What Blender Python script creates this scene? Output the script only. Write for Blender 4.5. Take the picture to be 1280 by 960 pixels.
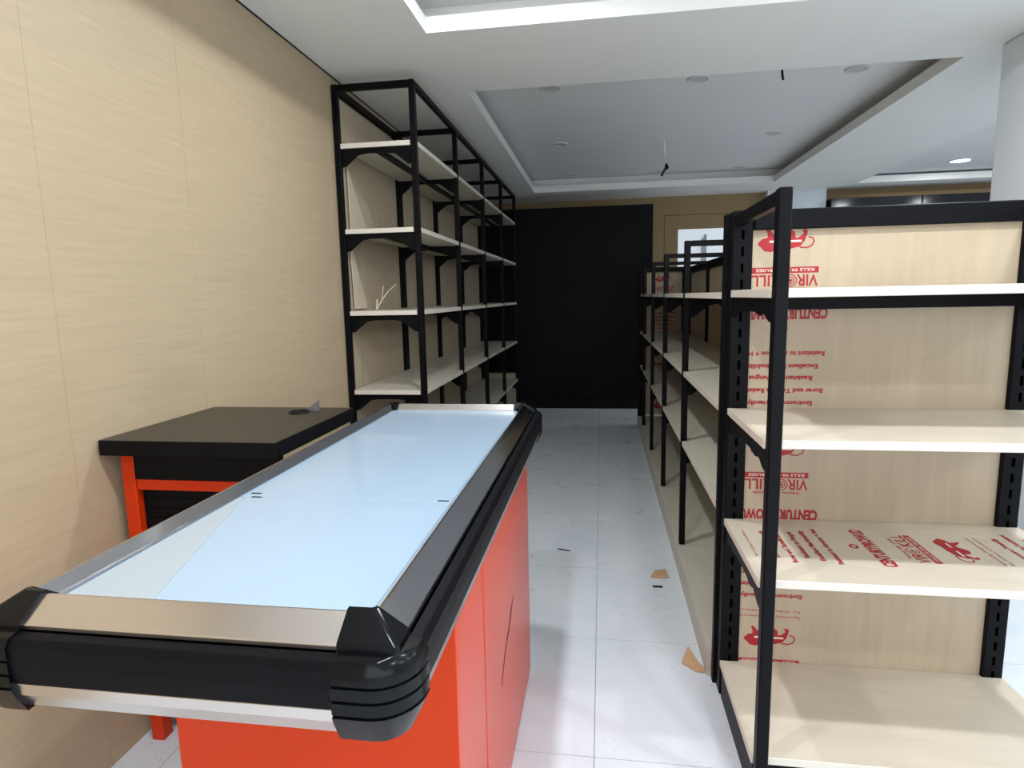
import bpy, bmesh, math, random
from mathutils import Matrix, Vector

random.seed(7)
for o in list(bpy.data.objects):
    bpy.data.objects.remove(o)
S = bpy.context.scene
COL = S.collection

# ------------------------------------------------------------------ camera
F_PX = 759.0
VPX, VPY, ROLL = 752.0, 369.0, -0.0205
CAM_H = 1.36
fy = Vector((VPX - 640, VPY - 480, F_PX)).normalized()
nz = fy.cross(Vector((1, ROLL, 0))).normalized()
if nz.y > 0:
    nz = -nz
xx = fy.cross(nz)
if xx.x < 0:
    xx = -xx
# rows: world axes in camera (x right, y down, z forward)
right = Vector((xx.x, fy.x, nz.x)); up = -Vector((xx.y, fy.y, nz.y)); fwd = Vector((xx.z, fy.z, nz.z))
cd = bpy.data.cameras.new('camera')
cam = bpy.data.objects.new('camera', cd); COL.objects.link(cam)
M = Matrix((right, up, -fwd)).transposed().to_4x4()
M.translation = Vector((0, 0, CAM_H))
cam.matrix_world = M
cd.sensor_fit = 'HORIZONTAL'; cd.sensor_width = 36.0
cd.lens = F_PX / 1280 * 36.0
cd.clip_start = 0.02; cd.clip_end = 60
S.camera = cam

# ------------------------------------------------------------------ world, exposure
w = bpy.data.worlds.new('world'); S.world = w; w.use_nodes = True
w.node_tree.nodes['Background'].inputs[0].default_value = (0.6, 0.65, 0.7, 1)
w.node_tree.nodes['Background'].inputs[1].default_value = 0.05
vs = S.view_settings
vs.view_transform = 'Standard'; vs.look = 'None'; vs.gamma = 1.0; vs.use_curve_mapping = False
vs.exposure = 0.17
LAMP_W = 13.0          # each lit recessed downlight
LAMP_COL = (0.93, 0.97, 1.0)
FRONT_FILL_W = 45.0           # unseen fill light added behind the camera
FAR_W = 9.0           # far right bay downlights, the seen one and the added ones

# ------------------------------------------------------------------ materials
MATS = {}
def srgb(r, g, b):
    f = lambda c: (c / 255 / 12.92) if c / 255 <= 0.04045 else ((c / 255 + 0.055) / 1.055) ** 2.4
    return (f(r), f(g), f(b), 1)

def mat(name, col, rough=0.5, metal=0.0, var=0.0, scale=(8, 8, 8), bump=0.0, spec=0.5, coat=0.0, coords='pos', detail=4, rvar=0.0):
    m = bpy.data.materials.new(name); m.use_nodes = True
    nt = m.node_tree; b = nt.nodes['Principled BSDF']
    c = srgb(*col)
    b.inputs['Base Color'].default_value = c
    b.inputs['Roughness'].default_value = rough
    b.inputs['Metallic'].default_value = metal
    b.inputs['Specular IOR Level'].default_value = spec
    b.inputs['Coat Weight'].default_value = coat
    if var or bump or rvar:
        if coords == 'pos':
            src = nt.nodes.new('ShaderNodeNewGeometry').outputs['Position']
        else:
            src = nt.nodes.new('ShaderNodeTexCoord').outputs['Object']
        mp = nt.nodes.new('ShaderNodeMapping'); mp.inputs['Scale'].default_value = scale
        nt.links.new(src, mp.inputs[0])
        n = nt.nodes.new('ShaderNodeTexNoise'); n.inputs['Scale'].default_value = 1.0
        n.inputs['Detail'].default_value = detail; n.inputs['Roughness'].default_value = 0.6
        nt.links.new(mp.outputs[0], n.inputs['Vector'])
        if var:
            r = nt.nodes.new('ShaderNodeValToRGB')
            r.color_ramp.elements[0].position = 0.3; r.color_ramp.elements[1].position = 0.7
            r.color_ramp.elements[0].color = tuple(x * (1 - var) for x in c[:3]) + (1,)
            r.color_ramp.elements[1].color = tuple(min(1, x * (1 + var * 0.6)) for x in c[:3]) + (1,)
            nt.links.new(n.outputs['Fac'], r.inputs[0]); nt.links.new(r.outputs[0], b.inputs['Base Color'])
        if rvar:
            mr = nt.nodes.new('ShaderNodeMapRange'); mr.inputs['To Min'].default_value = rough - rvar; mr.inputs['To Max'].default_value = rough + rvar
            nt.links.new(n.outputs['Fac'], mr.inputs['Value']); nt.links.new(mr.outputs[0], b.inputs['Roughness'])
        if bump:
            bp = nt.nodes.new('ShaderNodeBump'); bp.inputs['Strength'].default_value = bump; bp.inputs['Distance'].default_value = 0.004
            nt.links.new(n.outputs['Fac'], bp.inputs['Height']); nt.links.new(bp.outputs[0], b.inputs['Normal'])
    MATS[name] = m
    return m

def emit(name, col, strength):
    m = bpy.data.materials.new(name); m.use_nodes = True
    b = m.node_tree.nodes['Principled BSDF']
    b.inputs['Base Color'].default_value = srgb(*col)
    b.inputs['Emission Color'].default_value = srgb(*col)
    b.inputs['Emission Strength'].default_value = strength
    MATS[name] = m
    return m

mat('wall_laminate', (187, 166, 136), 0.55, var=0.07, scale=(3, 4.5, 75), bump=0.10, detail=6)
mat('ceiling_paint', (242, 242, 238), 0.85, var=0.02, scale=(2, 2, 2))
mat('upper_ceiling', (236, 236, 236), 0.85, var=0.02, scale=(2, 2, 2))
mat('column_paint', (222, 228, 234), 0.7, var=0.02, scale=(2, 2, 2))
mat('back_wall', (150, 127, 90), 0.7, var=0.05, scale=(2, 2, 2))
mat('black_panel', (5, 5, 8), 0.55, spec=0.15)
mat('black_gloss', (12, 12, 20), 0.12)
mat('black_steel', (8, 8, 12), 0.45, var=0.15, scale=(20, 20, 20), spec=0.12)
mat('slot_black', (1, 1, 1), 0.9, spec=0.0)
mat('shelf_top', (212, 202, 184), 0.38, var=0.06, scale=(3, 22, 22))
mat('shelf_top_long', (206, 200, 184), 0.38, var=0.06, scale=(22, 3, 22))
mat('edge_band', (222, 215, 202), 0.4)
mat('ply_back', (190, 173, 148), 0.5, var=0.10, scale=(26, 26, 1.6), detail=5)
mat('kick_board', (206, 200, 184), 0.45, var=0.05, scale=(14, 2, 14))
mat('orange_paint', (212, 60, 6), 0.22, spec=0.22)
mat('orange_frame', (198, 50, 8), 0.4, spec=0.25)
mat('deck_laminate', (162, 184, 204), 0.22, var=0.015, scale=(3, 3, 3), coat=0.3)
mat('film', (166, 176, 182), 0.35)
mat('chrome', (190, 190, 194), 0.11, metal=1.0, rvar=0.06, scale=(60, 4, 60))
mat('steel_strip', (216, 209, 206), 0.24, metal=1.0, rvar=0.05, scale=(4, 60, 60))
mat('bumper_rubber', (13, 13, 17), 0.42, spec=0.1)
mat('cap_plastic', (7, 8, 11), 0.2, spec=0.22)
mat('desk_black', (26, 25, 24), 0.34, var=0.1, scale=(12, 12, 12))
mat('red_ink', (170, 18, 34), 0.5)
mat('white_ink', (235, 225, 215), 0.5)
mat('cardboard', (198, 162, 124), 0.8, var=0.08, scale=(30, 30, 30))
mat('black_tape', (24, 24, 28), 0.5)
mat('white_plastic', (220, 220, 220), 0.4)
mat('dark_red_wire', (60, 16, 20), 0.5)
mat('grey_metal', (150, 150, 158), 0.35, metal=0.7)
mat('unlit_lens', (205, 206, 206), 0.5)
mat('scratch', (70, 22, 16), 0.8)
mat('poly_wrap', (214, 200, 176), 0.3)
mat('pale_board', (190, 180, 158), 0.6, var=0.05, scale=(10, 10, 10))
emit('lamp_disc', (246, 250, 255), 14.0)
emit('pane_glow', (226, 234, 240), 0.42)

# floor tile: pale glazed porcelain with scuffs and dust
def floor_mat():
    m = mat('floor_tile', (226, 233, 240), 0.34, spec=0.45)
    nt = m.node_tree; b = nt.nodes['Principled BSDF']
    pos = nt.nodes.new('ShaderNodeNewGeometry').outputs['Position']
    def noise(sc, detail, rough=0.6):
        n = nt.nodes.new('ShaderNodeTexNoise'); n.inputs['Scale'].default_value = sc; n.inputs['Detail'].default_value = detail; n.inputs['Roughness'].default_value = rough
        nt.links.new(pos, n.inputs['Vector']); return n.outputs['Fac']
    def ramp(f, p0, c0, p1, c1):
        r = nt.nodes.new('ShaderNodeValToRGB'); e = r.color_ramp.elements
        e[0].position = p0; e[0].color = c0; e[1].position = p1; e[1].color = c1
        nt.links.new(f, r.inputs[0]); return r.outputs[0]
    soft = ramp(noise(2.6, 3), 0.3, srgb(218, 226, 234), 0.7, srgb(230, 236, 242))
    fine = noise(38, 5, 0.7); region = noise(5.5, 2)
    mul = nt.nodes.new('ShaderNodeMath'); mul.operation = 'MULTIPLY'
    nt.links.new(ramp(fine, 0.625, (0, 0, 0, 1), 0.675, (1, 1, 1, 1)), mul.inputs[0])
    nt.links.new(ramp(region, 0.54, (0, 0, 0, 1), 0.66, (0.75, 0.75, 0.75, 1)), mul.inputs[1])
    mx = nt.nodes.new('ShaderNodeMix'); mx.data_type = 'RGBA'
    nt.links.new(mul.outputs[0], mx.inputs['Factor']); nt.links.new(soft, mx.inputs[6]); mx.inputs[7].default_value = srgb(84, 84, 86)
    nt.links.new(mx.outputs[2], b.inputs['Base Color'])
    mr = nt.nodes.new('ShaderNodeMapRange'); mr.inputs['To Min'].default_value = 0.2; mr.inputs['To Max'].default_value = 0.4
    nt.links.new(region, mr.inputs['Value']); nt.links.new(mr.outputs[0], b.inputs['Roughness'])
floor_mat()
mat('grout', (150, 154, 158), 0.9)

# ------------------------------------------------------------------ helpers
def tag(o, label=None, cat=None, group=None, kind=None):
    if label: o['label'] = label
    if cat: o['category'] = cat
    if group: o['group'] = group
    if kind: o['kind'] = kind
    return o

def empty(name, loc, label=None, cat=None, group=None, kind=None):
    o = bpy.data.objects.new(name, None); COL.objects.link(o); o.location = loc
    o.empty_display_size = 0.1
    return tag(o, label, cat, group, kind)

def wloc(o):
    v = Vector((0, 0, 0))
    while o is not None:
        v += o.location; o = o.parent
    return v

def link(name, me, parent=None, loc=None):
    o = bpy.data.objects.new(name, me); COL.objects.link(o)
    if parent is not None: o.parent = parent
    if loc is not None: o.location = loc
    return o

class MB:
    def __init__(s): s.v = []; s.f = []; s.mi = []
    def poly(s, vs, fs, mi=0):
        b = len(s.v); s.v += [tuple(v) for v in vs]
        for f in fs: s.f.append(tuple(i + b for i in f)); s.mi.append(mi)
        return s
    def box(s, x0, x1, y0, y1, z0, z1, mi=0, top=None):
        vs = [(x0, y0, z0), (x1, y0, z0), (x1, y1, z0), (x0, y1, z0), (x0, y0, z1), (x1, y0, z1), (x1, y1, z1), (x0, y1, z1)]
        fs = [(0, 3, 2, 1), (4, 5, 6, 7), (0, 1, 5, 4), (1, 2, 6, 5), (2, 3, 7, 6), (3, 0, 4, 7)]
        s.poly(vs, fs, mi)
        if top is not None:
            s.mi[-6] = top; s.mi[-5] = top
        return s
    def prism(s, pts, axis, a, b, mi=0, cap=None):
        """pts 2D polygon; axis 'x': pts=(y,z), 'y': pts=(x,z), 'z': pts=(x,y)"""
        def P(p, t):
            return {'x': (t, p[0], p[1]), 'y': (p[0], t, p[1]), 'z': (p[0], p[1], t)}[axis]
        n = len(pts)
        ar = sum(pts[i][0] * pts[(i + 1) % n][1] - pts[(i + 1) % n][0] * pts[i][1] for i in range(n))
        if (ar < 0) != (axis == 'y'): pts = pts[::-1]
        vs = [P(p, a) for p in pts] + [P(p, b) for p in pts]
        fs = [tuple(reversed(range(n))), tuple(range(n, 2 * n))] + [(i, (i + 1) % n, n + (i + 1) % n, n + i) for i in range(n)]
        s.poly(vs, fs, mi)
        if cap is not None:
            s.mi[-(n + 2)] = cap; s.mi[-(n + 1)] = cap
        return s
    def tube(s, path, r, n=8, mi=0):
        ps = [Vector(p) for p in path]; rings = []
        for i, p in enumerate(ps):
            d = (ps[min(i + 1, len(ps) - 1)] - ps[max(i - 1, 0)]).normalized()
            u = d.orthogonal().normalized() if i == 0 else (rings_u - d * rings_u.dot(d)).normalized()
            rings_u = u; v = d.cross(u)
            rings.append([p + (u * math.cos(2 * math.pi * k / n) + v * math.sin(2 * math.pi * k / n)) * r for k in range(n)])
        vs = [q for rg in rings for q in rg]; fs = []
        for i in range(len(ps) - 1):
            for k in range(n):
                fs.append((i * n + k, i * n + (k + 1) % n, (i + 1) * n + (k + 1) % n, (i + 1) * n + k))
        fs.append(tuple(reversed(range(n)))); fs.append(tuple(range(len(vs) - n, len(vs))))
        return s.poly(vs, fs, mi)
    def build(s, name, mats, parent=None, loc=None, bevel=0.0, smooth=False, seg=2):
        """vertices are in world coordinates; they are stored relative to the parent's (or own) location"""
        off = wloc(parent) if parent is not None else Vector(loc or (0, 0, 0))
        me = bpy.data.meshes.new(name)
        me.from_pydata([tuple(Vector(v) - off) for v in s.v], [], s.f)
        for m in (mats if isinstance(mats, (list, tuple)) else [mats]): me.materials.append(MATS[m])
        for p, i in zip(me.polygons, s.mi): p.material_index = i
        bm = bmesh.new(); bm.from_mesh(me); bmesh.ops.recalc_face_normals(bm, faces=bm.faces); bm.to_mesh(me); bm.free()
        if smooth:
            for p in me.polygons: p.use_smooth = True
        me.update()
        o = link(name, me, parent, None if parent is not None else (loc or (0, 0, 0)))
        if bevel:
            md = o.modifiers.new('bevel', 'BEVEL'); md.width = bevel; md.segments = seg; md.limit_method = 'ANGLE'; md.angle_limit = math.radians(40)
        return o

def B(*a, **k): return MB().box(*a, **k)

def disc(name, mats, cx, cy, z, r, h, parent, n=24, r2=None):
    m = MB(); r2 = r if r2 is None else r2
    vs = [(cx + r * math.cos(2 * math.pi * k / n), cy + r * math.sin(2 * math.pi * k / n), z) for k in range(n)]
    vs += [(cx + r2 * math.cos(2 * math.pi * k / n), cy + r2 * math.sin(2 * math.pi * k / n), z + h) for k in range(n)]
    m.poly(vs, [tuple(reversed(range(n))), tuple(range(n, 2 * n))] + [(k, (k + 1) % n, n + (k + 1) % n, n + k) for k in range(n)])
    return m.build(name, mats, parent)

# ================================================================== SETTING
C = 2.555                      # lower ceiling
XW, XE, YF, YB = -1.44, 5.6, -3.2, 8.0
LIP, UP = 0.07, 2.715          # tray lip height, upper ceiling

# floor: bed + every tile a part
floor = empty('floor', (0, 0, 0), kind='structure')
B(XW - 0.1, XE + 0.1, YF - 0.1, YB + 0.1, -0.06, -0.004).build('floor_bed', 'grout', floor)
T = 0.6375
tile_me = None
for i in range(-3, 10):
    for j in range(-8, 11):
        cx, cy = -0.021 + (i + 0.5) * T, 1.645 + (j + 0.5) * T
        if cx + T / 2 < XW or cx - T / 2 > XE or cy + T / 2 < YF or cy - T / 2 > YB: continue
        if tile_me is None:
            h = T / 2 - 0.0012
            o = B(cx - h, cx + h, cy - h, cy + h, -0.012, 0.0).build('floor_tile', 'floor_tile', floor)
            me = o.data
            for v in me.vertices: v.co.x -= cx; v.co.y -= cy
            o.location = (cx, cy, 0); tile_me = me
        else:
            o = link('floor_tile', tile_me, floor, (cx, cy, 0))

# left wall: backing + laminate panels
wl = empty('wall_left', (XW, 2, 0), kind='structure')
B(XW - 0.12, XW - 0.0125, YF - 0.1, YB + 0.1, 0, 2.9).build('wall_backing', 'wall_laminate', wl)
PW = 0.5875
for k in range(-8, 12):
    y0 = 1.437 + k * PW
    dz = random.uniform(-0.0006, 0.0006)
    a, b2 = max(y0, YF - 0.1) + 0.0005, min(y0 + PW, YB) - 0.0005
    if b2 - a < 0.05: continue
    B(XW - 0.012, XW + dz, a, b2, 0, 2.86).build('wall_panel', 'wall_laminate', wl, bevel=0.0008, seg=1)

# front wall (behind the camera) and right wall
B(XW - 0.1, XE + 0.1, YF - 0.12, YF, 0, 2.9).build('wall_front', 'column_paint')['kind'] = 'structure'
B(XE, XE + 0.12, YF, YB + 0.1, 0, 2.9).build('wall_right', 'column_paint')['kind'] = 'structure'

# back wall with framed recess and lit window
wb = empty('wall_back', (0.5, YB, 0), kind='structure')
PX0, PX1, PZ1 = 0.78, 1.93, 2.325
B(XW - 0.1, XE + 0.1, YB + 0.03, YB + 0.14, 0, 2.9).build('wall_backing', 'back_wall', wb)
B(XW - 0.1, PX0 - 0.006, YB, YB + 0.03, 0, 2.9).build('wall_panel', 'back_wall', wb)
B(PX0 - 0.006, XE, YB, YB + 0.03, PZ1 + 0.006, 2.9).build('wall_panel', 'back_wall', wb)
B(PX0, 0.945, YB + 0.004, YB + 0.03, 0, PZ1).build('wall_panel', 'back_wall', wb)
B(0.945, PX1, YB + 0.004, YB + 0.03, 2.155, PZ1).build('wall_panel', 'back_wall', wb)
B(0.945, PX1, YB + 0.004, YB + 0.03, 0, 1.55).build('wall_panel', 'back_wall', wb)
B(1.75, PX1, YB + 0.004, YB + 0.03, 1.55, 2.155).build('wall_panel', 'back_wall', wb)
win = empty('window_1', (1.35, YB, 1.55), kind='structure')
B(0.947, 1.748, YB + 0.012, YB + 0.028, 1.552, 2.153).build('pane', 'pane_glow', win)
B(1.228, 1.29, YB - 0.02, YB + 0.011, 1.60, 2.03).build('window_bar', 'grey_metal', win)
MB().prism([(1.245, 2.03), (1.29, 2.03), (1.288, 2.075), (1.268, 2.085)], 'y', YB - 0.02, YB + 0.011).build('window_catch', 'grey_metal', win)

# far right bay: black gloss cabinets under a beige strip, white pillar
MB().box(1.96, 2.62, 7.86, 8.0, 0, C).build('wall_pillar', 'column_paint')['kind'] = 'structure'
# near right column
B(1.976, 2.55, 2.96, 3.56, 0, C).build('wall_column', 'column_paint', bevel=0.012)['kind'] = 'structure'

# ceiling with three recessed trays
ceil = empty('ceiling', (1, 3, C), kind='structure')
trays = [(2.85, 5.25, -1.7, 2.875), (-0.79, 1.875, -1.7, 2.875), (-0.775, 1.875, 3.695, 7.28), (2.85, 5.25, 4.3, 7.6)]
xs = sorted({XW - 0.1, XE + 0.1} | {t[0] for t in trays} | {t[1] for t in trays})
ys = sorted({YF - 0.1, YB + 0.1} | {t[2] for t in trays} | {t[3] for t in trays})
slab = MB()
# strips in y, each split in x around the tray openings: built as rectangular boards of the false ceiling
ybands = [(YF - 0.1, -1.7), (-1.7, 2.875), (2.875, 3.695), (3.695, 4.3), (4.3, 7.28), (7.28, 7.6), (7.6, YB + 0.1)]
for (a, b2) in ybands:
    mid = (a + b2) / 2
    holes = sorted((t[0], t[1]) for t in trays if t[2] < mid < t[3])
    x = XW - 0.1
    for (h0, h1) in holes + [(XE + 0.1, None)]:
        if h0 > x: slab.box(x, h0, a, b2, C, C + LIP)
        x = h1
o = slab.build('ceiling_board', 'ceiling_paint', ceil)
for k, (x0, x1, y0, y1) in enumerate(trays):
    g = 0.13; zt = UP if k < 3 else 2.65
    B(x0 - g, x1 + g, y0 - g, y1 + g, zt, zt + 0.03).build('tray_ceiling', 'upper_ceiling', ceil)
    m = MB()
    m.box(x0 - g - 0.02, x0 - g, y0 - g, y1 + g, C + LIP, zt + 0.03); m.box(x1 + g, x1 + g + 0.02, y0 - g, y1 + g, C + LIP, zt + 0.03)
    m.box(x0 - g, x1 + g, y0 - g - 0.02, y0 - g, C + LIP, zt + 0.03); m.box(x0 - g, x1 + g, y1 + g, y1 + g + 0.02, C + LIP, zt + 0.03)
    m.build('cove_side', 'ceiling_paint', ceil)['kind'] = 'stuff'
# shadow-gap bead between wall and ceiling
B(XW, XW + 0.004, YF, YB, C - 0.006, C).build('trim_1', 'black_steel')['kind'] = 'structure'

# downlights
def downlight(x, y, z, lit, label, group=None, watts=0, r=0.055):
    e = empty('ceiling_downlight', (x, y, z), label, 'ceiling light', group)
    n = 24
    m = MB()
    ro, ri, h = r + 0.016, r, 0.008
    vs = []
    for (rr, zz) in ((ro, z), (ro - 0.003, z - h), (ri + 0.002, z - h), (ri, z)):
        vs += [(x + rr * math.cos(2 * math.pi * k / n), y + rr * math.sin(2 * math.pi * k / n), zz) for k in range(n)]
    m.poly(vs, [(q * n + k, q * n + (k + 1) % n, (q + 1) * n + (k + 1) % n, (q + 1) * n + k) for q in range(3) for k in range(n)])
    m.build('trim_ring', 'white_plastic', e, smooth=True)
    disc('lens', 'lamp_disc' if lit else 'unlit_lens', x, y, z - 0.004, r, 0.003, e)
    if lit:
        L = bpy.data.lights.new('downlight_glow', 'AREA'); L.shape = 'DISK'; L.size = 2 * r; L.energy = watts; L.color = LAMP_COL
        lo = bpy.data.objects.new('downlight_glow', L); COL.objects.link(lo); lo.parent = e; lo.location = (0, 0, -0.012)
    return e
for i, (x, y) in enumerate([(-0.42, 2.32), (-0.42, 0.82), (-0.42, -0.68), (1.5, 2.32), (1.5, 0.82), (1.5, -0.68), (3.4, 2.32), (3.4, 0.82), (3.4, -0.68), (4.7, 2.32), (4.7, 0.82), (4.7, -0.68), (0.55, 2.32), (0.55, 0.82), (0.55, -0.68)]):  # right bay and lit middle downlights are unseen, added to brighten the room
    row = ['level with the far end of the counter', 'above the near end of the counter', 'behind the camera'][i % 3]
    line = ['counter side', 'aisle side', 'inner right bay, added as fill', 'outer right bay, added as fill', 'added middle line'][i // 3]
    downlight(x, y, UP, i not in (12, 14), ('unlit' if i in (12, 14) else 'lit') + ' recessed downlight on the %s, %s' % (line, row), 'downlights in the near ceiling trays', LAMP_W)
downlight(3.63, 7.07, 2.65, True, 'brightly lit round downlight in the far right ceiling tray', None, FAR_W, r=0.085)
for (x, y, l) in ((3.63, 5.3, 'nearer'), (4.75, 7.07, 'farther right'), (4.75, 5.3, 'nearer right')):  # unseen lamps added for more ambient light at the back
    downlight(x, y, 2.65, True, 'added lit round downlight in the far right ceiling tray, %s one hidden behind the column' % l, None, FAR_W, r=0.085)
spots = [(-0.33, 4.22, 'unlit downlight near the front left corner of the large ceiling tray'), (0.61, 4.24, 'unlit downlight at the middle of the front edge of the large ceiling tray'),
         (1.56, 4.26, 'unlit downlight near the front right corner of the large ceiling tray'),
         (-0.37, 5.73, 'unlit downlight on the left of the ceiling tray, level with the hanging cable'), (1.47, 5.76, 'unlit downlight on the right of the ceiling tray, level with the hanging cable'),
         (-0.335, 7.15, 'unlit downlight near the back left corner of the ceiling tray'), (0.62, 7.2, 'unlit downlight behind the hanging cable connector at the back of the tray'), (1.49, 7.2, 'unlit downlight near the back right corner of the ceiling tray')]
for (x, y, l) in spots:
    downlight(x, y, UP, False, l, 'unlit downlights in the large ceiling tray')

# hanging cable from the middle of the tray
hc = empty('hanging_cable', (0.545, 5.78, UP), 'short cable with dark connector hanging from the middle of ceiling tray', 'cable')
MB().tube([(0.545, 5.78, UP), (0.549, 5.78, 2.66), (0.553, 5.78, 2.58)], 0.010, 8).build('conduit', 'white_plastic', hc)
MB().tube([(0.553, 5.78, 2.58), (0.556, 5.78, 2.54), (0.57, 5.78, 2.50)], 0.004, 6).build('wire', 'white_plastic', hc)
MB().prism([(0.558, 2.50), (0.575, 2.515), (0.592, 2.47), (0.575, 2.455), (0.556, 2.47)], 'y', 5.765, 5.795).build('connector', 'black_steel', hc, bevel=0.003)
MB().tube([(0.565, 5.78, 2.47), (0.545, 5.78, 2.44), (0.53, 5.78, 2.405)], 0.012, 6).build('plug', 'dark_red_wire', hc)
hw = MB().tube([(0.993, 3.80, UP), (0.994, 3.785, 2.60), (0.995, 3.77, 2.545), (0.998, 3.765, 2.525)], 0.006, 6).build('loose_wire', 'black_steel', None, (0.99, 3.79, UP))
tag(hw, 'short black wire end poking down at the front edge of the ceiling tray', 'wire')

# ------------------------------------------------------------------ fill light added behind the camera, beyond the lamps
L = bpy.data.lights.new('front_fill', 'AREA'); L.shape = 'RECTANGLE'; L.size = 4.5; L.size_y = 2.0; L.energy = FRONT_FILL_W; L.color = (0.92, 0.96, 1.0)
lo = bpy.data.objects.new('front_fill', L); COL.objects.link(lo); lo.location = (1.2, YF + 0.05, 1.3); lo.rotation_euler = (math.radians(90), 0, 0)

fill_pane = empty('added_glazing', (1.2, YF, 0.3), kind='structure')  # made-up glazed front, put in to go with the fill light
B(-1.05, 3.45, YF + 0.002, YF + 0.012, 0.3, 2.3).build('pane', 'pane_glow', fill_pane)
for x in (-1.1, 0.4, 1.95, 3.45):
    B(x, x + 0.05, YF + 0.002, YF + 0.04, 0.25, 2.35).build('mullion', 'grey_metal', fill_pane)
for z in (0.25, 2.3):
    B(-1.049, 3.449, YF + 0.013, YF + 0.035, z, z + 0.05).build('frame_rail', 'grey_metal', fill_pane)

# ================================================================== black partition, cabinets at the back
bp = empty('black_partition', (-0.25, 7.4, 0), 'tall matt black partition closing the far end of the aisle', 'partition')
B(-1.432, 0.585, 7.34, 7.40, 0.12, 2.385).build('board', 'black_panel', bp)
B(-1.432, 0.585, 7.32, 7.42, 0.0, 0.118).build('plinth', 'black_panel', bp)
B(-0.42, 0.52, 7.325, 7.339, 0.175, 0.195).build('rail', 'black_steel', bp)
bc = empty('black_cabinets', (3.6, 7.9, 0), 'glossy black wall cabinets behind the end shelf on the far right', 'cabinet')
for (a, b2) in ((2.65, 3.625), (3.635, 4.6), (4.61, 5.58)):
    B(a, b2, 7.78, 7.80, 0.05, 2.42).build('cabinet_door', 'black_gloss', bc, bevel=0.003)
B(2.65, 5.58, 7.805, 7.995, 0.0, 2.42).build('carcass', 'black_panel', bc)

# pale box below the end of the left shelving
cb = empty('board_box', (-1.2, 7.2, 0), 'pale board box standing at the far end below the left shelving', 'box')
B(-1.372, -1.02, 7.13, 7.30, 0.0, 0.30).build('body', 'pale_board', cb, bevel=0.003)
B(-1.372, -1.02, 7.15, 7.30, 0.305, 0.445).build('top_board', 'pale_board', cb, bevel=0.003)

# ================================================================== SHELVING
def slotted(name, x0, x1, y0, y1, z1, parent, face, z0=0.0, slots=True, pitch=0.10, hide=0.0):
    """upright with a column of slots; face '-y','-x','+x' tells where the slots show"""
    up_ = B(x0, x1, y0, y1, z0, z1).build(name, 'black_steel', parent, bevel=0.003, seg=1)
    if slots:
        m = MB(); z = z0 + 0.12
        while z < z1 - 0.05:
            if face == '-y': c = (x0 + x1) / 2; m.box(c - 0.004, c + 0.004, y0 - 0.0008, y0 + 0.001, z, z + 0.028)
            elif face == '+x': c = (y0 + y1) / 2; m.box(x1 - 0.001, x1 + 0.0008, c - 0.004, c + 0.004, z, z + 0.028)
            else: c = (y0 + y1) / 2; m.box(x0 - 0.0008, x0 + 0.001, c - 0.004, c + 0.004, z, z + 0.028)
            z += pitch * 0.5
        s = m.build('slots', 'slot_black', up_ if False else parent)
        s.parent = up_
        s['kind'] = 'stuff'
    return up_

def bracket_profile(a0, a1, zt, deep=0.095, thin=0.028):
    """gusseted side bracket: a0 wall side, a1 front side (may be descending)"""
    d = a1 - a0
    pts = [(a0, zt), (a1, zt), (a1, zt - deep), (a1 - 0.06 * d, zt - deep * 0.95), (a1 - 0.16 * d, zt - deep * 0.62), (a1 - 0.24 * d, zt - thin * 1.25), (a1 - 0.36 * d, zt - thin),
           (a0 + 0.36 * d, zt - thin), (a0 + 0.24 * d, zt - thin * 1.25), (a0 + 0.16 * d, zt - deep * 0.62), (a0 + 0.06 * d, zt - deep * 0.95), (a0, zt - deep)]
    return pts

# ---- left wall shelving: one bolted run of four bays
ls = empty('wall_shelving', (-1.2, 5.2, 0), 'tall black steel shelving run with cream shelves along the left wall', 'shelving')
LF = [3.27 + 0.95 * k for k in range(5)]
LZ = [2.20, 1.748, 1.299, 0.85, 0.40, 0.11]
XB, XR, XP0, XP1 = -1.436, -1.404, -1.008, -0.977      # back of upright, its front, front post
HT = 2.505
for i, fy0 in enumerate(LF):
    B(XB, XR, fy0, fy0 + (0.10 if i else 0.03), 0, HT).build('upright', 'black_steel', ls, bevel=0.003, seg=1)
    B(XP0, XP1, fy0, fy0 + 0.036, 0, HT).build('post', 'black_steel', ls, bevel=0.003, seg=1)
    B(XR + 0.001, XP0 - 0.001, fy0 + 0.002, fy0 + 0.034, HT - 0.034, HT - 0.001).build('top_rail', 'black_steel', ls, bevel=0.003, seg=1)
    for z in LZ[:-1]:
        zt = z - 0.026
        MB().prism(bracket_profile(XR + 0.001, XP0 - 0.001, zt), 'y', fy0 + 0.016, fy0 + 0.022).build('bracket', 'black_steel', ls)
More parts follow.
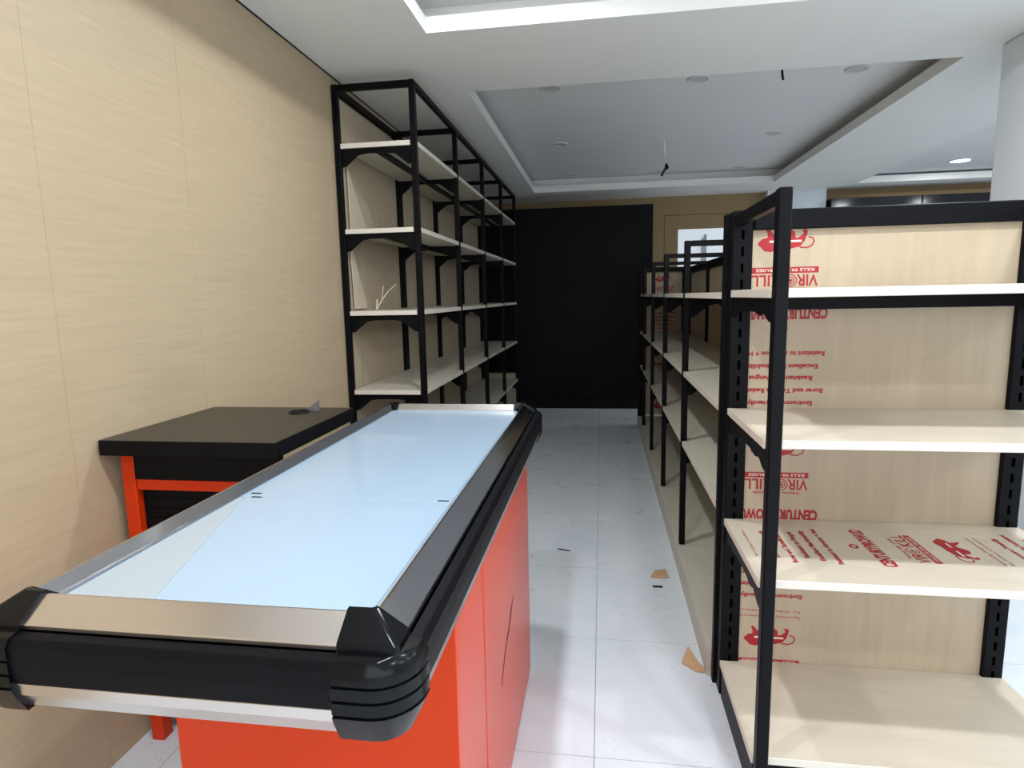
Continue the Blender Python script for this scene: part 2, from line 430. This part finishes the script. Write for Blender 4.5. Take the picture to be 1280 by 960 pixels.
for i in range(4):
    a, b2 = LF[i], LF[i + 1]
    B(XB + 0.002, XR - 0.004, a + (0.102 if i else 0.032), b2 - 0.002, HT - 0.04, HT).build('beam', 'black_steel', ls, bevel=0.003, seg=1)
    B(XP0 + 0.003, XP1, a + 0.038, b2 - 0.002, HT - 0.033, HT).build('beam', 'black_steel', ls, bevel=0.003, seg=1)
    B(XB + 0.008, XB + 0.017, a + (0.102 if i else 0.032), b2 - 0.002, 0.12, HT - 0.058).build('back_panel', 'ply_back', ls)
    for z in LZ:
        x0, x1, ym = XR + 0.003, XP1 - 0.003, a + 0.040
        MB().prism([(x0, a + 0.002), (XP0 - 0.003, a + 0.002), (XP0 - 0.003, ym), (x1, ym), (x1, b2 - 0.004), (x0, b2 - 0.004)], 'z', z - 0.025, z, 1, 0).build('shelf', ['shelf_top_long', 'edge_band'], ls)
        if z > 0.2:
            B(-1.215, -1.185, a + 0.03, b2 + 0.01, z - 0.050, z - 0.0265).build('support_bar', 'black_steel', ls)
    B(XP0 - 0.02, XP0 - 0.005, a + 0.03, b2 + 0.01, 0.0, 0.083).build('kick_board', 'kick_board', ls)
# plastic film scraps hanging behind the near bay
wrap = MB()
for (p, q, s_) in (((-1.409, 3.36, 1.31), (-1.409, 3.55, 1.31), (-1.409, 3.34, 1.72)), ((-1.409, 3.36, 1.76), (-1.409, 3.62, 1.76), (-1.409, 3.36, 2.10))):
    wrap.poly([p, q, s_, (p[0] + 0.004, p[1], p[2]), (q[0] + 0.004, q[1], q[2]), (s_[0] + 0.004, s_[1], s_[2])], [(0, 1, 2), (5, 4, 3), (0, 3, 4, 1), (1, 4, 5, 2), (2, 5, 3, 0)])
sc = tag(wrap.build('wrapping_film', 'poly_wrap', None, (-1.409, 3.4, 1.31)), 'clear wrapping film stuck to the back of the nearest left shelf bay', 'film')
tw = MB()
tw.tube([(-1.33, 3.50, 1.302), (-1.30, 3.52, 1.36), (-1.27, 3.55, 1.41), (-1.23, 3.58, 1.45)], 0.004, 5)
tw.tube([(-1.30, 3.52, 1.36), (-1.285, 3.50, 1.42), (-1.28, 3.50, 1.44)], 0.003, 5)
tw.tube([(-1.33, 3.50, 1.302), (-1.335, 3.53, 1.36)], 0.005, 5)
tag(tw.build('twisted_strip', 'poly_wrap', None, (-1.33, 3.5, 1.3)), 'twisted strip of pale wrapping standing on the third left shelf', 'strip')

# ---- right gondola along the aisle: one bolted run of four bays
gd = empty('aisle_shelving', (0.6, 4, 0), 'low black shelving run with grey white shelves along the right of the aisle', 'shelving')
GF = [2.045 + 0.95 * k for k in range(5)] + [6.32]
GX0, GX1, GB = 0.386, 0.414, 0.80
GZ = [1.362, 0.988, 0.645]
GH = 1.605
for i, fy0 in enumerate(GF):
    B(GB, GB + 0.06, fy0, fy0 + 0.05, 0, GH).build('upright', 'black_steel', gd, bevel=0.003, seg=1)
    z0 = 0.112 if i else 0.0
    B(GX0, GX1, fy0, fy0 + 0.030, z0, GH).build('post', 'black_steel', gd, bevel=0.003, seg=1)
    B(GX1 + 0.001, GB - 0.001, fy0 + 0.003, fy0 + 0.028, GH - 0.026, GH).build('top_rail', 'black_steel', gd, bevel=0.003, seg=1)
    for z in GZ:
        MB().prism(bracket_profile(GB - 0.001, GX1 + 0.001, z - 0.024), 'y', fy0 + 0.016, fy0 + 0.022).build('bracket', 'black_steel', gd)
for i in range(5):
    a, b2 = GF[i], GF[i + 1]
    B(GB + 0.004, GB + 0.056, a + 0.052, b2 - 0.002, GH - 0.06, GH).build('beam', 'black_steel', gd, bevel=0.003, seg=1)
    B(GB + 0.018, GB + 0.027, a + 0.052, b2 - 0.002, 0.115, GH - 0.062).build('back_panel', 'ply_back', gd)
    for z in GZ:
        x0, x1, ym = GX0 + 0.004, GB - 0.002, a + 0.04
        MB().prism([(x1, a + 0.004), (GX1 + 0.002, a + 0.004), (GX1 + 0.002, ym), (x0, ym), (x0, b2 - 0.004), (x1, b2 - 0.004)], 'z', z - 0.022, z, 1, 0).build('shelf', ['shelf_top_long', 'edge_band'], gd)
    s0 = a + 0.04 if i == 0 else a + 0.003
    B(0.392, GB - 0.002, s0, b2 - 0.003, 0.088, 0.11).build('deck', 'shelf_top_long', gd)
    B(0.373, 0.391, s0, b2 - 0.001, 0.0, 0.112).build('kick_board', 'kick_board', gd)

B(0.374, 0.452, 6.358, 6.42, 0, 1.605).build('upright', 'black_steel', gd, bevel=0.003, seg=1)
far_board = B(0.454, 1.2, 6.38, 6.388, 0.115, 1.60).build('end_board', 'ply_back', gd)

# ---- end unit facing the camera
eu = empty('end_shelf_unit', (0.83, 1.75, 0), 'black steel end shelf unit with four cream shelves and red printed back board', 'shelf unit')
EX0, EX1, EYB, EYF = 0.398, 1.262, 1.985, 1.545
EH = 1.607
uprl = slotted('upright', 0.398, 0.458, 1.985, 2.038, EH, eu, '-y')
uprr = slotted('upright', 1.204, 1.264, 1.985, 2.038, EH, eu, '-y')
B(0.459, 1.203, 1.975, 1.992, 1.546, EH - 0.002).build('top_beam', 'black_steel', eu, bevel=0.003, seg=1)
for x0 in (0.402, 1.212):
    B(x0, x0 + 0.031, 1.512, 1.544, 0, 1.597).build('post', 'black_steel', eu, bevel=0.003, seg=1)
    B(x0 + 0.002, x0 + 0.029, 1.545, 1.984, 1.560, 1.595).build('top_rail', 'black_steel', eu, bevel=0.003, seg=1)
EZ = [1.367, 0.995, 0.628]
shelves = []
for z in EZ:
    s_ = B(EX0, EX1 + 0.004, EYF + 0.002, 1.9972, z - 0.022, z, 1, 0).build('shelf', ['shelf_top', 'edge_band'], eu, bevel=0.0015, seg=1)
    shelves.append(s_)
    for x0 in (0.405, 1.245):
        MB().prism(bracket_profile(1.984, 1.55, z - 0.0235, deep=0.058, thin=0.036), 'x', x0, x0 + 0.006).build('bracket', 'black_steel', eu)
    B(0.46, 1.20, 1.95, 1.968, z - 0.062, z - 0.0235).build('shelf_rail', 'black_steel', eu)
B(EX0, EX1 + 0.004, EYF + 0.002, 1.9972, 0.104, 0.126, 1, 0).build('shelf', ['shelf_top', 'edge_band'], eu, bevel=0.0015, seg=1)
for x0 in (0.402, 1.25):
    MB().prism([(1.55, 0.0), (1.972, 0.0), (1.972, 0.102), (1.55, 0.102)], 'x', x0, x0 + 0.008).build('base_plate', 'black_steel', eu)
B(0.412, 1.248, 1.552, 1.56, 0.0, 0.102).build('base_plate', 'black_steel', eu)
panel = B(0.4585, 1.2035, 1.998, 2.005, 0.09, 1.60).build('back_board', 'ply_back', eu)

# ---- printed lettering (flat ink on the boards)
def text_geo(body, width, height, bold=0.0):
    cu = bpy.data.curves.new('lettering', 'FONT'); cu.body = body; cu.size = 1.0; cu.offset = bold; cu.resolution_u = 2
    cu.align_x = 'LEFT'
    o = bpy.data.objects.new('lettering', cu); COL.objects.link(o)
    dg = bpy.context.evaluated_depsgraph_get(); me = o.evaluated_get(dg).to_mesh()
    vs = [v.co.copy() for v in me.vertices]; fs = [tuple(p.vertices) for p in me.polygons]
    o.evaluated_get(dg).to_mesh_clear()
    bpy.data.objects.remove(o); bpy.data.curves.remove(cu)
    x0, x1 = min(v.x for v in vs), max(v.x for v in vs)
    capo = 0.70
    return [((v.x - x0) / (x1 - x0) * width - width / 2, (v.y / capo - 0.5) * height) for v in vs], fs

RHINO = [(130, 605), (150, 585), (165, 570), (212, 560), (210, 530), (195, 490), (215, 484), (250, 520), (285, 552), (318, 540), (345, 515), (375, 500), (410, 500), (440, 520), (452, 572),
         (480, 560), (518, 533), (502, 508), (528, 494), (548, 515), (545, 540), (527, 592), (490, 640), (400, 660), (300, 665), (240, 682), (185, 672), (160, 640), (133, 622)]
TAIL = [(485, 648), (550, 652), (590, 632), (604, 600), (592, 572), (556, 562)]

def stroke(pts, hw):
    vs = []
    for i, p in enumerate(pts):
        a, b2 = pts[max(0, i - 1)], pts[min(len(pts) - 1, i + 1)]
        d = Vector((b2[0] - a[0], b2[1] - a[1])).normalized(); n = Vector((-d.y, d.x))
        vs += [(p[0] + n.x * hw, p[1] + n.y * hw), (p[0] - n.x * hw, p[1] - n.y * hw)]
    return vs, [(2 * i, 2 * i + 1, 2 * i + 3, 2 * i + 2) for i in range(len(pts) - 1)]

def strip_shapes():
    """one repeat of the print: list of (verts (u,v), faces, ink); u reading direction, v text-up; v = -s"""
    out = []
    def t(body, s, wd, h, bold, ink='red_ink', u=0.0, lift=0):
        vs, fs = text_geo(body, wd, h, bold)
        out.append(([(a + u, b2 - s) for a, b2 in vs], fs, ink, lift))
    t('CENTURYPROWUD', 0.0, 0.262, 0.033, 0.048)
    t('Now ply with', 0.073, 0.142, 0.009, 0.02)
    # VIROKILL with a ringed O
    t('VIR', 0.101, 0.062, 0.034, 0.018, u=-0.066); t('KILL', 0.101, 0.084, 0.034, 0.018, u=0.055)
    for (r0, r1, a0, a1) in ((0.0185, 0.0155, 0, 300), (0.011, 0.008, 60, 360), (0.0045, 0.0, 0, 360)):
        n = 18; vs = []
        for k in range(n + 1):
            a = math.radians(a0 + (a1 - a0) * k / n)
            vs += [(-0.018 + r0 * math.cos(a), -0.101 + r0 * math.sin(a)), (-0.018 + r1 * math.cos(a), -0.101 + r1 * math.sin(a))]
        out.append((vs, [(2 * k, 2 * k + 1, 2 * k + 3, 2 * k + 2) for k in range(n)], 'red_ink', 0))
    out.append(([(-0.098, -0.142), (0.098, -0.142), (0.098, -0.1235), (-0.098, -0.1235)], [(0, 1, 2, 3)], 'red_ink', 0))
    t('KILLS 99.99% VIRUSES', 0.133, 0.17, 0.009, 0.01, 'white_ink', lift=1)
    # animal emblem, right way up in the reading frame
    sc_ = 0.163 / 475
    P = lambda p: (-((p[0] - 130) * sc_ - 0.082), -0.223 + (p[1] - 585) * sc_ * 1.05)
    out.append(([P(p) for p in RHINO], [tuple(range(len(RHINO)))], 'red_ink', 0))
    vs, fs = stroke([P(p) for p in TAIL], 0.0022); out.append((vs, fs, 'red_ink', 0))
    for (a, b2) in ((0.018, 0.048), (-0.045, -0.008)):
        out.append(([(a, -0.2225), (b2, -0.2225), (b2, -0.2165), (a, -0.2165)], [(0, 1, 2, 3)], 'white_ink', 1))
    t('Specially Engineered', 0.294, 0.19, 0.0095, 0.0); t('for Indian Condition', 0.314, 0.19, 0.0095, 0.0)
    t('Environment Friendly', 0.368, 0.195, 0.014, 0.045); t('Borer and Termite Resistant', 0.408, 0.255, 0.014, 0.045)
    t('Resistant to Fungus', 0.448, 0.19, 0.014, 0.045); t('Excellent Machinability', 0.485, 0.22, 0.014, 0.045)
    t('Resistant to Abrasion + Heat', 0.525, 0.255, 0.014, 0.045)
    n = 16; vs = []
    for k in range(n + 1):
        a = 2 * math.pi * k / n; vs += [(0.016 * math.cos(a), -0.603 + 0.013 * math.sin(a)), (0.008 * math.cos(a), -0.603 + 0.006 * math.sin(a))]
    out.append((vs, [(2 * k, 2 * k + 1, 2 * k + 3, 2 * k + 2) for k in range(n)], 'red_ink', 0))
    return out
SH = strip_shapes()

def lay_print(parent, place, lo, hi, offs):
    """place(u, v, lift) -> world point; keep shapes whose v range lies in the board"""
    m = MB()
    for k in offs:
        for vs, fs, ink, lift in SH:
            vv = [(a, b2 - k) for a, b2 in vs]
            if min(b2 for _, b2 in vv) < lo or max(b2 for _, b2 in vv) > hi: continue
            m.poly([place(a, b2, lift) for a, b2 in vv], fs, 0 if ink == 'red_ink' else 1)
    off = wloc(parent)
    me = bpy.data.meshes.new('printed_lettering')
    me.from_pydata([tuple(Vector(v) - off) for v in m.v], [], m.f)
    me.materials.append(MATS['red_ink']); me.materials.append(MATS['white_ink'])
    for p, i in zip(me.polygons, m.mi): p.material_index = i
    o = link('printed_lettering', me, parent); o['kind'] = 'stuff'
    tag(o, 'red upside down lettering and animal emblem printed on the board')
    return o
PC = 0.553
lay_print(panel, lambda u, v, l: (PC + 0.004 - u, 1.9977 - 0.0003 * l, 1.292 - v), -0.31, 1.18, (0.0, -0.65, -1.3))
lay_print(far_board, lambda u, v, l: (0.62 - u, 6.3796 - 0.0003 * l, 1.292 - v), -0.31, 1.16, (0.0, -0.65, -1.3))
lay_print(shelves[2], lambda u, v, l: (0.767 - v, 1.79 + u, 0.6284 + 0.0003 * l), -0.49, 0.36, (0.0, -0.65))

# ================================================================== CHECKOUT COUNTER
ck = empty('checkout_counter', (-0.55, 1.5, 0), 'orange checkout counter with pale blue white top and black bumper edge', 'counter')
CX0, CX1, CY0, CY1 = -0.886, -0.230, 0.652, 2.342
RIM = [(0.085, 0.924), (0.085, 0.933), (0.082, 0.935), (0.066, 0.951), (0.062, 0.952), (0.024, 0.926), (0.024, 0.918)]
BUMP = [(0.022, 0.918), (0.006, 0.916), (0.000, 0.905), (0.000, 0.880), (0.002, 0.852), (0.022, 0.852)]
STRIP = [(0.002, 0.852), (0.006, 0.832), (0.009, 0.830), (0.022, 0.806), (0.03, 0.806), (0.03, 0.852)]
def rounded_corner(cx, cy, sx, sy, d, r, lx, ly, n=8):
    """points around the corner (cx,cy) of the outer rectangle, inset d; sx,sy point inward"""
    rr = max(r - d, 0.003)
    ox, oy = cx + sx * d, cy + sy * d
    pts = [(cx + sx * max(lx, d + rr), oy)]
    for k in range(n + 1):
        a = math.radians(90 * k / n)
        pts.append((ox + sx * rr * (1 - math.sin(a)), oy + sy * rr * (1 - math.cos(a))))
    pts.append((ox, cy + sy * max(ly, d + rr)))
    return pts
def corner_cap(cx, cy, sx, sy, lx, ly):
    prof = [(0.088, 0.928), (0.086, 0.938), (0.066, 0.957), (0.060, 0.957), (0.021, 0.930), (0.020, 0.921), (0.003, 0.918), (-0.004, 0.906)]
    for zz in (0.888, 0.868, 0.848):
        prof += [(-0.004, zz + 0.002), (-0.001, zz + 0.0005), (-0.001, zz - 0.0015), (-0.004, zz - 0.003)]
    prof += [(0.001, 0.832), (0.016, 0.802), (0.034, 0.802), (0.06, 0.807)]
    m = MB(); rows = [rounded_corner(cx, cy, sx, sy, d, d + 0.006 if d >= 0.02 and z > 0.92 else 0.058, lx, ly) for d, z in prof]
    n = len(rows[0]); vs = [(p[0], p[1], z) for row, (_, z) in zip(rows, prof) for p in row]
    fs = [(i * n + k, i * n + k + 1, (i + 1) * n + k + 1, (i + 1) * n + k) for i in range(len(prof) - 1) for k in range(n - 1)]
    fs += [tuple(i * n for i in range(len(prof))), tuple(i * n + n - 1 for i in reversed(range(len(prof))))]
    m.poly(vs, fs)
    c = m.build('corner_cap', 'cap_plastic', ck)
    for p in c.data.polygons: p.use_smooth = len(p.vertices) == 4
    md = c.modifiers.new('edge', 'EDGE_SPLIT'); md.split_angle = math.radians(32)
    return c
LXR, LXL, LY = 0.102, 0.094, 0.068
corner_cap(CX0, CY0, 1, 1, LXL, LY); corner_cap(CX1, CY0, -1, 1, LXR, LY)
corner_cap(CX0, CY1, 1, -1, LXL, LY); corner_cap(CX1, CY1, -1, -1, LXR, LY)
def run(name, prof, m_, smooth=False):
    x0, x1, y0, y1 = CX0 + LXL - 0.002, CX1 - LXR + 0.002, CY0 + LY - 0.002, CY1 - LY + 0.002
    MB().prism([(CY0 + d, z) for d, z in prof], 'x', x0, x1).build(name, m_[0], ck, bevel=0.0015)
    MB().prism([(CY1 - d, z) for d, z in prof], 'x', x0, x1).build(name, m_[0], ck, bevel=0.0015)
    MB().prism([(CX0 + d, z) for d, z in prof], 'y', y0, y1).build(name, m_[1], ck, bevel=0.0015)
    MB().prism([(CX1 - d, z) for d, z in prof], 'y', y0, y1).build(name, m_[1], ck, bevel=0.0015)
run('edge_rail', RIM, ('steel_strip', 'chrome'))
run('bumper', BUMP, ('bumper_rubber', 'bumper_rubber'))
run('lower_strip', STRIP, ('steel_strip', 'chrome'))
DI = 0.0855
dx0, dx1, dy0, dy1, SEAM = CX0 + DI, CX1 - DI, CY0 + DI, CY1 - DI, 1.212
B(dx0, dx1, dy0, SEAM - 0.0012, 0.912, 0.930).build('top_panel', 'deck_laminate', ck, bevel=0.001, seg=1)
B(dx0, dx1, SEAM + 0.0012, dy1, 0.912, 0.930).build('top_panel', 'deck_laminate', ck, bevel=0.001, seg=1)
fl = MB().prism([(dx0 + 0.004, dy0 + 0.002), (-0.648, dy0 + 0.002), (dx0 + 0.012, SEAM - 0.006), (dx0 + 0.004, SEAM - 0.006)], 'z', 0.9302, 0.9308).build('film_sheet', 'film', ck)
fl['label'] = 'greyer triangular film left on the near top panel'
for (x, y) in ((dx0 + 0.025, SEAM + 0.02), (dx0 + 0.04, SEAM - 0.004), (dx1 - 0.02, SEAM + 0.006)):
    B(x - 0.012, x + 0.012, y - 0.003, y + 0.002, 0.9302, 0.9308).build('seam_clip', 'slot_black', ck)
B(CX0 + 0.031, CX1 - 0.031, CY0 + 0.031, CY1 - 0.031, 0.806, 0.911).build('tray_base', 'black_panel', ck)
# orange carcass
OX0, OX1, OY0, OY1 = -0.832, -0.258, 0.985, 2.05
B(OX0, OX1 - 0.0005, OY0, OY0 + 0.018, 0.004, 0.804).build('front_panel', 'orange_paint', ck, bevel=0.002)
B(OX1 - 0.019, OX1 - 0.001, OY0 + 0.019, 1.236, 0.004, 0.804).build('side_panel', 'orange_paint', ck, bevel=0.002)
sp = B(OX1 - 0.019, OX1, 1.239, OY1, 0.004, 0.804).build('side_panel', 'orange_paint', ck, bevel=0.002)
B(OX0, OX0 + 0.018, OY0 + 0.019, OY1, 0.004, 0.804).build('side_panel', 'orange_paint', ck, bevel=0.002)
B(OX0 + 0.019, OX1 - 0.02, OY1 - 0.018, OY1, 0.004, 0.804).build('rear_panel', 'orange_paint', ck, bevel=0.002)
for (x, y) in ((OX0 + 0.04, OY0 + 0.06), (OX1 - 0.06, OY0 + 0.06), (OX0 + 0.04, OY1 - 0.08), (OX1 - 0.06, OY1 - 0.08)):
    B(x, x + 0.03, y, y + 0.03, 0.0, 0.01).build('foot', 'slot_black', ck)
scr = MB().prism([(1.66, 0.482), (1.668, 0.484), (1.62, 0.455), (1.575, 0.43), (1.548, 0.418), (1.545, 0.424), (1.58, 0.444), (1.62, 0.47)], 'x', OX1 + 0.0002, OX1 + 0.0008)
scr.prism([(1.556, 0.43), (1.50, 0.40), (1.44, 0.352), (1.438, 0.355), (1.495, 0.405), (1.552, 0.434)], 'x', OX1 + 0.0002, OX1 + 0.0008)
s_ = scr.build('scratch_mark', 'scratch', sp); s_['kind'] = 'stuff'

# ================================================================== CASHIER DESK
dk = empty('cashier_desk', (-1.15, 1.78, 0), 'black topped cashier desk on orange legs between the wall and counter', 'desk')
DX0, DX1, DY0, DY1 = -1.432, -0.885, 1.512, 2.05
B(DX0, DX1, DY0, DY1, 0.931, 0.977, 1, 0).build('desk_top', ['desk_black', 'black_panel'], dk, bevel=0.003)
for (x, y) in ((-1.402, 1.552), (-0.945, 1.552), (-1.402, 1.98), (-0.945, 1.98)):
    B(x, x + 0.042, y, y + 0.042, 0.0, 0.930 if x < -1.2 else 0.848).build('leg', 'orange_frame', dk, bevel=0.003)
for z in (0.818, 0.655):
    B(-1.359, -0.946, 1.555, 1.585, z, z + 0.032).build('front_rail', 'orange_frame', dk, bevel=0.002)
B(-1.359, -0.892, 1.552, 1.562, 0.852, 0.929).build('upper_panel', 'black_panel', dk)
B(-1.359, -0.946, 1.575, 1.590, 0.690, 0.816).build('drawer', 'black_panel', dk, bevel=0.002)
for z in (0.72, 0.75, 0.78):
    B(-1.350, -0.955, 1.571, 1.5745, z, z + 0.008).build('louvre', 'black_steel', dk)
B(-1.359, -0.946, 1.585, 1.600, 0.12, 0.653).build('lower_panel', 'black_panel', dk)
B(-1.395, -1.375, 1.596, 1.978, 0.25, 0.93).build('side_board', 'black_panel', dk)
gx, gy = -1.045, 1.955
n = 20
m = MB()
vs = []
for (r, z) in ((1.0, 0.9772), (0.93, 0.981), (0.72, 0.981), (0.68, 0.9776)):
    vs += [(gx + 0.036 * r * math.cos(2 * math.pi * k / n), gy + 0.036 * r * math.sin(2 * math.pi * k / n), z) for k in range(n)]
m.poly(vs, [(q * n + k, q * n + (k + 1) % n, (q + 1) * n + (k + 1) % n, (q + 1) * n + k) for q in range(3) for k in range(n)] + [tuple(range(3 * n, 4 * n))])
m.build('cable_grommet', 'black_steel', dk)
fl = MB().prism([(-1.035, 0.9775), (-0.985, 0.9775), (-0.985, 1.016)], 'y', 1.985, 1.989).build('metal_flap', 'grey_metal', None, (-1.0, 1.987, 0.9775))
tag(fl, 'small triangular grey metal flap standing on the black desk top', 'bracket')

# ================================================================== DEBRIS ON THE FLOOR
c1 = MB().prism([(0.236, 2.842), (0.262, 2.905), (0.315, 2.925), (0.322, 2.842)], 'z', 0.001, 0.012).build('cardboard_scrap', 'cardboard', None, (0.28, 2.87, 0.001), bevel=0.002)
tag(c1, 'small tan cardboard scrap on the floor farther down the aisle', 'cardboard', 'cardboard scraps on the floor')
c2 = MB()
pts = [(0.295, 2.150), (0.326, 2.215), (0.352, 2.150), (0.371, 2.125), (0.371, 2.098), (0.335, 2.105)]
hz = [0.002, 0.030, 0.012, 0.003, 0.002, 0.002]
c2.poly([(p[0], p[1], h) for p, h in zip(pts, hz)] + [(p[0], p[1], h + 0.004) for p, h in zip(pts, hz)], [tuple(reversed(range(6))), tuple(range(6, 12))] + [(i, (i + 1) % 6, 6 + (i + 1) % 6, 6 + i) for i in range(6)])
c2 = c2.build('cardboard_scrap', 'cardboard', None, (0.33, 2.14, 0.002))
tag(c2, 'curled tan cardboard scrap against the shelving base by the end unit', 'cardboard', 'cardboard scraps on the floor')
t1 = B(0.238, 0.283, 2.744, 2.758, 0.0005, 0.004).build('tape_strip', 'black_tape', None, (0.26, 2.75, 0.0005)); tag(t1, 'short black strip on the floor just in front of the farther cardboard scrap', 'strip')
t2 = MB().prism([(-0.235, 3.132), (-0.20, 3.12), (-0.165, 3.112), (-0.165, 3.118), (-0.20, 3.13), (-0.234, 3.14)], 'z', 0.0005, 0.004).build('tape_strip', 'black_tape', None, (-0.2, 3.12, 0.0005)); tag(t2, 'thin dark strip lying on the aisle floor beside the orange counter', 'strip')
